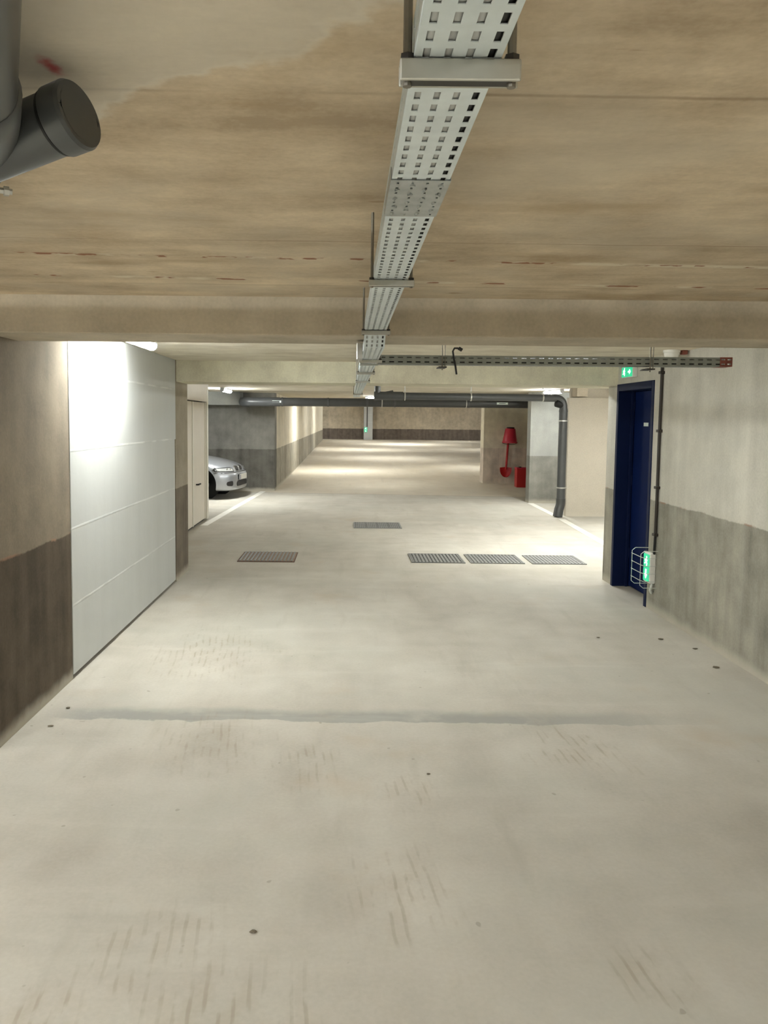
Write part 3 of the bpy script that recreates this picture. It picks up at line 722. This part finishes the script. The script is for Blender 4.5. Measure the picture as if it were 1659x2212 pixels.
# ------------------------------------------------------------------ fire point
t = thing('bucket', 'red plastic bucket hanging upside down on the recess wall above the shovel', 'bucket', (4.24, 20.85, 1.1))
Vb = [(0, .195), (.02, .20), (.05, .195), (.06, .188), (.36, .135), (.385, .13), (.395, .11)]
MB().lathe((4.235, 20.70, 1.105), (.03, .02, 1), Vb[:4] and [(0, .19), (.0, .20), (.035, .20), (.04, .186), (.36, .132), (.38, .122)], 32).build('bucket_shell', M['redp'], t, smooth=True)
MB().lathe((4.25, 20.71, 1.48), (.0, .0, 1), [(0, .10), (.035, .10), (.04, .09)], 24).build('bucket_foot', M['black'], t, smooth=True)
hp = [(4.235 + .2 * math.cos(a), 20.70 - .02, 1.12 - .05 * math.sin(a)) for a in [PI * i / 12 for i in range(13)]]
MB().tube(hp, .006, 8).build('bail_handle', M['nut'], t, smooth=True)
o = MB().tube([(4.24, 21.02, 1.44), (4.24, 20.72, 1.44)], .012, 8).build('wall_hook', M['nut'], None, (4.24, 21.0, 1.44)); tag(o, 'dark metal hook behind the red bucket', 'hook')
t = thing('shovel', 'red long handled shovel hanging blade down on the recess wall', 'shovel', (4.2, 20.95, .2))
hx = lambda z: 4.205 + (z - .45) * .055
MB().tube([(hx(.40), 20.93, .40), (hx(.7), 20.93, .7), (hx(1.30), 20.93, 1.30)], [.027, .028, .03], 14).build('shaft', M['red'], t, smooth=True)
m = MB(); NX, NZ = 12, 12; x0 = 4.195
for k in range(2):
    for j in range(NZ + 1):
        v = j / NZ; z = .185 + v * .26
        hw = .155 * math.sqrt(max(.0, 1 - (1 - min(1, v * 1.2)) ** 2.0)) if v < .83 else .155
        for i in range(NX + 1):
            u = -1 + 2 * i / NX
            m.v.append((x0 + u * max(hw, .012), 20.92 + .03 * (1 - u * u) * .8 + k * .006 + .02 * (v - .5), z + .012 * (1 - abs(u))))
W = NX + 1; T = (NX + 1) * (NZ + 1)
for j in range(NZ):
    for i in range(NX):
        a = j * W + i
        m.f.append((a, a + 1, a + W + 1, a + W)); m.f.append((T + a, T + a + W, T + a + W + 1, T + a + 1))
edge = [i for i in range(W)] + [j * W + NX for j in range(1, NZ + 1)] + [NZ * W + i for i in range(NX - 1, -1, -1)] + [j * W for j in range(NZ - 1, 0, -1)]
for a, b in zip(edge, edge[1:] + edge[:1]): m.f.append((a, b, b + T, a + T))
m.build('blade', M['red'], t, smooth=True)
o = MB().box(4.12, 4.36, 20.955, 21.01, 1.13, 1.16).build('wall_bracket', M['whitep'], None, (4.24, 21, 1.15)); tag(o, 'small pale bracket on the recess wall where the shovel shaft hangs', 'bracket')
t = thing('sand_box', 'red metal sand box on the floor below the shovel, partly behind the pale wall', 'sand box', (4.55, 20.2, 0))
MB().box(4.285, 4.86, 19.95, 20.22, 0, .47).build('box_body', M['red'], t, bevel=.008)
MB().box(4.28, 4.865, 19.94, 20.225, .47, .505).build('box_lid', M['redp'], t, bevel=.008)
MB().box(4.34, 4.40, 19.96, 20.02, .505, .53).build('lid_knob', M['black'], t, bevel=.004)

# ------------------------------------------------------------------ crumbs on the floor
def crumb(x, y, s, label, fl=.3):
    m = MB(); bm = bmesh.new(); bmesh.ops.create_icosphere(bm, subdivisions=2, radius=s)
    for v in bm.verts:
        k = 1 + .5 * noise.noise(v.co * (1.3 / s) + Vector((x * 7, y * 3, 0)))
        v.co = Vector((v.co.x * k * 1.3, v.co.y * k * .9, v.co.z * fl * k))
    zmin = min(v.co.z for v in bm.verts)
    m.add([(x + v.co.x, y + v.co.y, v.co.z - zmin) for v in bm.verts], [tuple(v.index for v in f.verts) for f in bm.faces]); bm.free()
    tag(m.build('debris_chip', M['crumb'], None, (x, y, 0), smooth=True), label, 'debris', 'dark crumbs lying on the floor')
crumb(2.46, 6.05, .017, 'dark crumb lying on the floor below the low exit sign')
crumb(1.98, 6.08, .011, 'small dark crumb on the floor left of the one below the low exit sign')
crumb(2.62, 5.80, .014, 'small dark crumb on the floor closest to the foot of the right wall')
crumb(2.57, 5.35, .018, 'dark crumb on the floor nearest the right picture edge')
crumb(-1.62, 4.47, .009, 'dark crumb on the floor in front of the left end of the white block wall', .5)
crumb(-1.62, 4.20, .012, 'flat dark crumb on the floor at the foot of the dark left wall', .25)
crumb(-.30, 2.48, .009, 'dark round crumb in the foreground left of centre', .4)
crumb(.40, 3.66, .007, 'small dark crumb on the floor just in front of the grey cross joint', .4)

# ------------------------------------------------------------------ silver car (nose towards +x of its own axes)
TH = math.radians(8)
car = thing('car', 'silver car with double kidney grille parked nose out in the left bay', 'car', (-2.28, 16.9, 0))
car.rotation_euler = (0, 0, -TH)
def section(hw, zb, zs, zt, hwt, x, lean):
    half = [(0, zb), (hw * .80, zb), (hw * .97, zb + .035), (hw, zb + .12), (hw * 1.0, .40), (hw * .99, .53), (hw * .985, zs - .06), (hw * .95, zs), (hwt, zs + (zt - zs) * .55), (hwt * .62, zt - .012), (hwt * .25, zt), (0, zt)]
    pts = [(x, y, z) for y, z in half] + [(x, -y, z) for y, z in reversed(half[1:-1])]
    return [(px - lean * max(0, pz - .52) - (.05 if pz > .545 else 0) * (1 if lean > 0 else 0), py, pz) for px, py, pz in pts]
st = [(0.0, .30, .205, .63, .66, .24, .35), (-.015, .44, .19, .635, .67, .36, .35), (-.05, .57, .175, .645, .685, .46, .35), (-.11, .68, .165, .66, .71, .55, .33), (-.2, .765, .16, .685, .745, .62, .28), (-.32, .825, .16, .71, .775, .66, .18), (-.45, .853, .17, .735, .805, .68, .08),
      (-.7, .868, .2, .77, .85, .70, 0), (-1.1, .872, .2, .81, .90, .72, 0), (-1.5, .872, .2, .85, .94, .74, 0), (-2.0, .872, .2, .87, .97, .74, 0), (-2.8, .872, .2, .88, .98, .74, 0), (-3.5, .868, .2, .89, 1.0, .72, 0), (-4.0, .85, .22, .89, 1.0, .70, 0), (-4.32, .80, .26, .87, .97, .66, 0), (-4.42, .70, .3, .83, .92, .6, 0)]
m = MB(); secs = [section(hw, zb, zs, zt, hwt, x, ln) for (x, hw, zb, zs, zt, hwt, ln) in st]
NS = len(secs[0])
for s_ in secs: m.v += s_
for i in range(len(secs) - 1):
    for k in range(NS):
        k2 = (k + 1) % NS; m.f.append((i * NS + k, i * NS + k2, (i + 1) * NS + k2, (i + 1) * NS + k))
m.f.append(tuple(range(NS))); m.f.append(tuple((len(secs) - 1) * NS + k for k in range(NS - 1, -1, -1)))
body = m.build('body', M['carpaint'], car, local=True, smooth=True, sharp=50)
sub = body.modifiers.new('s', 'SUBSURF'); sub.levels = 2; sub.render_levels = 2
# cut the wheel arches
cutters = []
for cx_ in (-.69, -3.42):
    for sd in (-1, 1):
        k = MB().tube([(cx_, sd * .50, .315), (cx_, sd * 1.1, .315)], .365, 40).build('cutter', None, None, local=True); cutters.append(k)
for k in cutters:
    k.parent = car
    b = body.modifiers.new('b', 'BOOLEAN'); b.operation = 'DIFFERENCE'; b.object = k; b.solver = 'EXACT'
bpy.context.view_layer.update()
dg = bpy.context.evaluated_depsgraph_get()
nm = bpy.data.meshes.new_from_object(body.evaluated_get(dg)); body.modifiers.clear(); body.data = nm
nm.set_sharp_from_angle(angle=math.radians(45))
for k in cutters: bpy.data.objects.remove(k)
bvh = BVHTree.FromPolygons([v.co[:] for v in nm.vertices], [tuple(p.vertices) for p in nm.polygons])
def onbody(y, z, dirn=None, lift=.003):
    """front surface point for (y, z); rays come from ahead and fan outwards"""
    o_ = Vector((.9, y * .72, z)); tgt = Vector((-.35, y * 1.06, z)); d_ = (tgt - o_).normalized()
    h = bvh.ray_cast(o_, d_)
    p = h[0] if h[0] is not None else tgt
    return p - d_ * lift
def patch(corners, name, mat, parent, lift=.004, nu=14, nv=8, rnd=0, thick=.003):
    """corners (y,z): lower inner, lower outer, upper outer, upper inner; rnd rounds the outline"""
    (a, b, c_, d_) = corners; m = MB(); W = nu + 1
    for j in range(nv + 1):
        for i in range(nu + 1):
            u, v = i / nu, j / nv
            if rnd:
                U, V = 2 * u - 1, 2 * v - 1
                U2 = U * (1 - rnd * .5 * V * V * abs(V)); V2 = V * (1 - rnd * .5 * U * U * abs(U)); u, v = (U2 + 1) / 2, (V2 + 1) / 2
            y = (a[0] * (1 - u) + b[0] * u) * (1 - v) + (d_[0] * (1 - u) + c_[0] * u) * v
            z = (a[1] * (1 - u) + b[1] * u) * (1 - v) + (d_[1] * (1 - u) + c_[1] * u) * v
            m.v.append(onbody(y, z, lift=lift)[:])
    for j in range(nv):
        for i in range(nu): m.f.append((j * W + i, j * W + i + 1, (j + 1) * W + i + 1, (j + 1) * W + i))
    return m.build(name, mat, parent, local=True, smooth=True, solid=thick)
for s in (-1, 1):
    hl = patch([(s * .37, .562), (s * .80, .578), (s * .90, .655), (s * .40, .672)], 'headlight', M['black'], car, .003, rnd=.25)
    patch([(s * .40, .577), (s * .765, .592), (s * .83, .642), (s * .43, .655)], 'headlight_lens', M['lens'], hl, .008, rnd=.25)
    for yy in (.50, .60):
        p = onbody(s * yy, .622, lift=.0095)
        MB().lathe(p, (1, s * .25, 0), [(0, .026), (.003, .027), (.005, .02)], 20).build('lamp_bowl', M['reflector'], hl, local=True, smooth=True)
    kg = patch([(s * .035, .572), (s * .245, .572), (s * .265, .672), (s * .045, .68)], 'kidney_grille', M['chrome'], car, .004, rnd=.3, thick=.006)
    patch([(s * .052, .582), (s * .23, .582), (s * .247, .664), (s * .06, .671)], 'grille_mesh', M['grille'], kg, .0095, rnd=.3)
    patch([(s * .555, .275), (s * .70, .285), (s * .70, .375), (s * .555, .39)], 'fog_light_recess', M['grille'], car, .003, rnd=.35)
patch([(-.40, .255), (.40, .255), (.40, .375), (-.40, .375)], 'lower_grille', M['grille'], car, .003, 24, 6, rnd=.2)
patch([(-.86, .545), (.86, .545), (.86, .556), (-.86, .556)], 'bumper_seam', M['grille'], car, .001, 40, 1, thick=.002)
pl = MB().box(.014, .026, -.26, .26, .395, .505).build('number_plate', M['whitep'], car, local=True, bevel=.003); pl['label'] = 'white number plate'
MB().box(.0255, .0275, -.255, -.215, .40, .50).build('plate_band', M['blue'], pl, local=True)
MB().box(-.06, .014, -.24, .24, .40, .50).build('plate_holder', M['black'], pl, local=True)
# greenhouse
gh = MB(); prof = [(-1.35, .93), (-2.05, 1.33), (-2.5, 1.385), (-3.05, 1.36), (-3.85, .99)]
for x, z in prof: gh.v += [(x, -.73 if z < 1.1 else -.56, z), (x, .73 if z < 1.1 else .56, z)]
for i in range(4): gh.f.append((2 * i, 2 * i + 1, 2 * i + 3, 2 * i + 2))
gh.f += [(0, 2, 4, 6, 8), (1, 9, 7, 5, 3), (0, 8, 9, 1)]
gl = gh.build('greenhouse', M['glass_d'], car, local=True, bevel=.05)
MB().prism([(-2.0, 1.32), (-2.1, 1.36), (-2.5, 1.40), (-3.05, 1.375), (-3.15, 1.33)], 'y', -.57, .57).build('roof', M['carpaint'], car, local=True, bevel=.03)
for cx_ in (-.69, -3.42):
    for s in (-1, 1):
        pr = [(0, .20), (.0, .285), (.02, .31), (.10, .316), (.18, .31), (.2, .285), (.2, .20)]
        wl = MB().lathe((cx_, s * .645, .316), (0, s, 0), pr, 40).build('wheel', M['black'], car, local=True, smooth=True)
        rim = MB().tube([(cx_, s * .80, .316), (cx_, s * .845, .316), (cx_, s * .852, .316), (cx_, s * .848, .316), (cx_, s * .815, .316)], [.20, .212, .222, .205, .19], 40)
        for k in range(10):
            a = 2 * PI * k / 10; ca, sa = math.cos(a), math.sin(a)
            rim.tube([(cx_ + ca * .03, s * .835, .316 + sa * .03), (cx_ + ca * .205, s * .846, .316 + sa * .205)], [.016, .012], 8)
        rim.lathe((cx_, s * .82, .316), (0, s, 0), [(0, .05), (.02, .05), (.025, .03)], 16)
        rim.build('rim', M['alloy'], wl, local=True, smooth=True)
        MB().tube([(cx_, s * .5, .32), (cx_, s * .505, .32)], .36, 32).build('arch_liner', M['black'], car, local=True)

# ------------------------------------------------------------------ camera
F, CX, CY = 1700.0, 752.0, 1039.0
W_, H_ = 1659, 2212
cam = bpy.data.cameras.new('camera'); co = bpy.data.objects.new('camera', cam); col.objects.link(co)
pitch = math.radians(4.52); roll = .0098
co.matrix_world = Matrix.Translation((0, 0, 1.7)) @ Matrix.Rotation(PI / 2 - pitch, 4, 'X') @ Matrix.Rotation(roll, 4, 'Z')
cam.sensor_fit = 'VERTICAL'; cam.sensor_height = 24; cam.lens = 24 * F / H_
cam.shift_x = (W_ / 2 - CX) / H_; cam.shift_y = -(H_ / 2 - CY) / H_
cam.clip_start = .02; cam.clip_end = 200
scene.camera = co

# ------------------------------------------------------------------ light level
scene.cycles.max_bounces = 8; scene.cycles.diffuse_bounces = 5; scene.cycles.glossy_bounces = 3; scene.cycles.caustics_reflective = False; scene.cycles.caustics_refractive = False
w = bpy.data.worlds.new('world'); scene.world = w; w.use_nodes = True
w.node_tree.nodes['Background'].inputs[0].default_value = (.9, .95, 1, 1); w.node_tree.nodes['Background'].inputs[1].default_value = .0
vs = scene.view_settings; vs.view_transform = 'Standard'; vs.look = 'None'; vs.gamma = 1; vs.exposure = 2.06; vs.use_curve_mapping = False
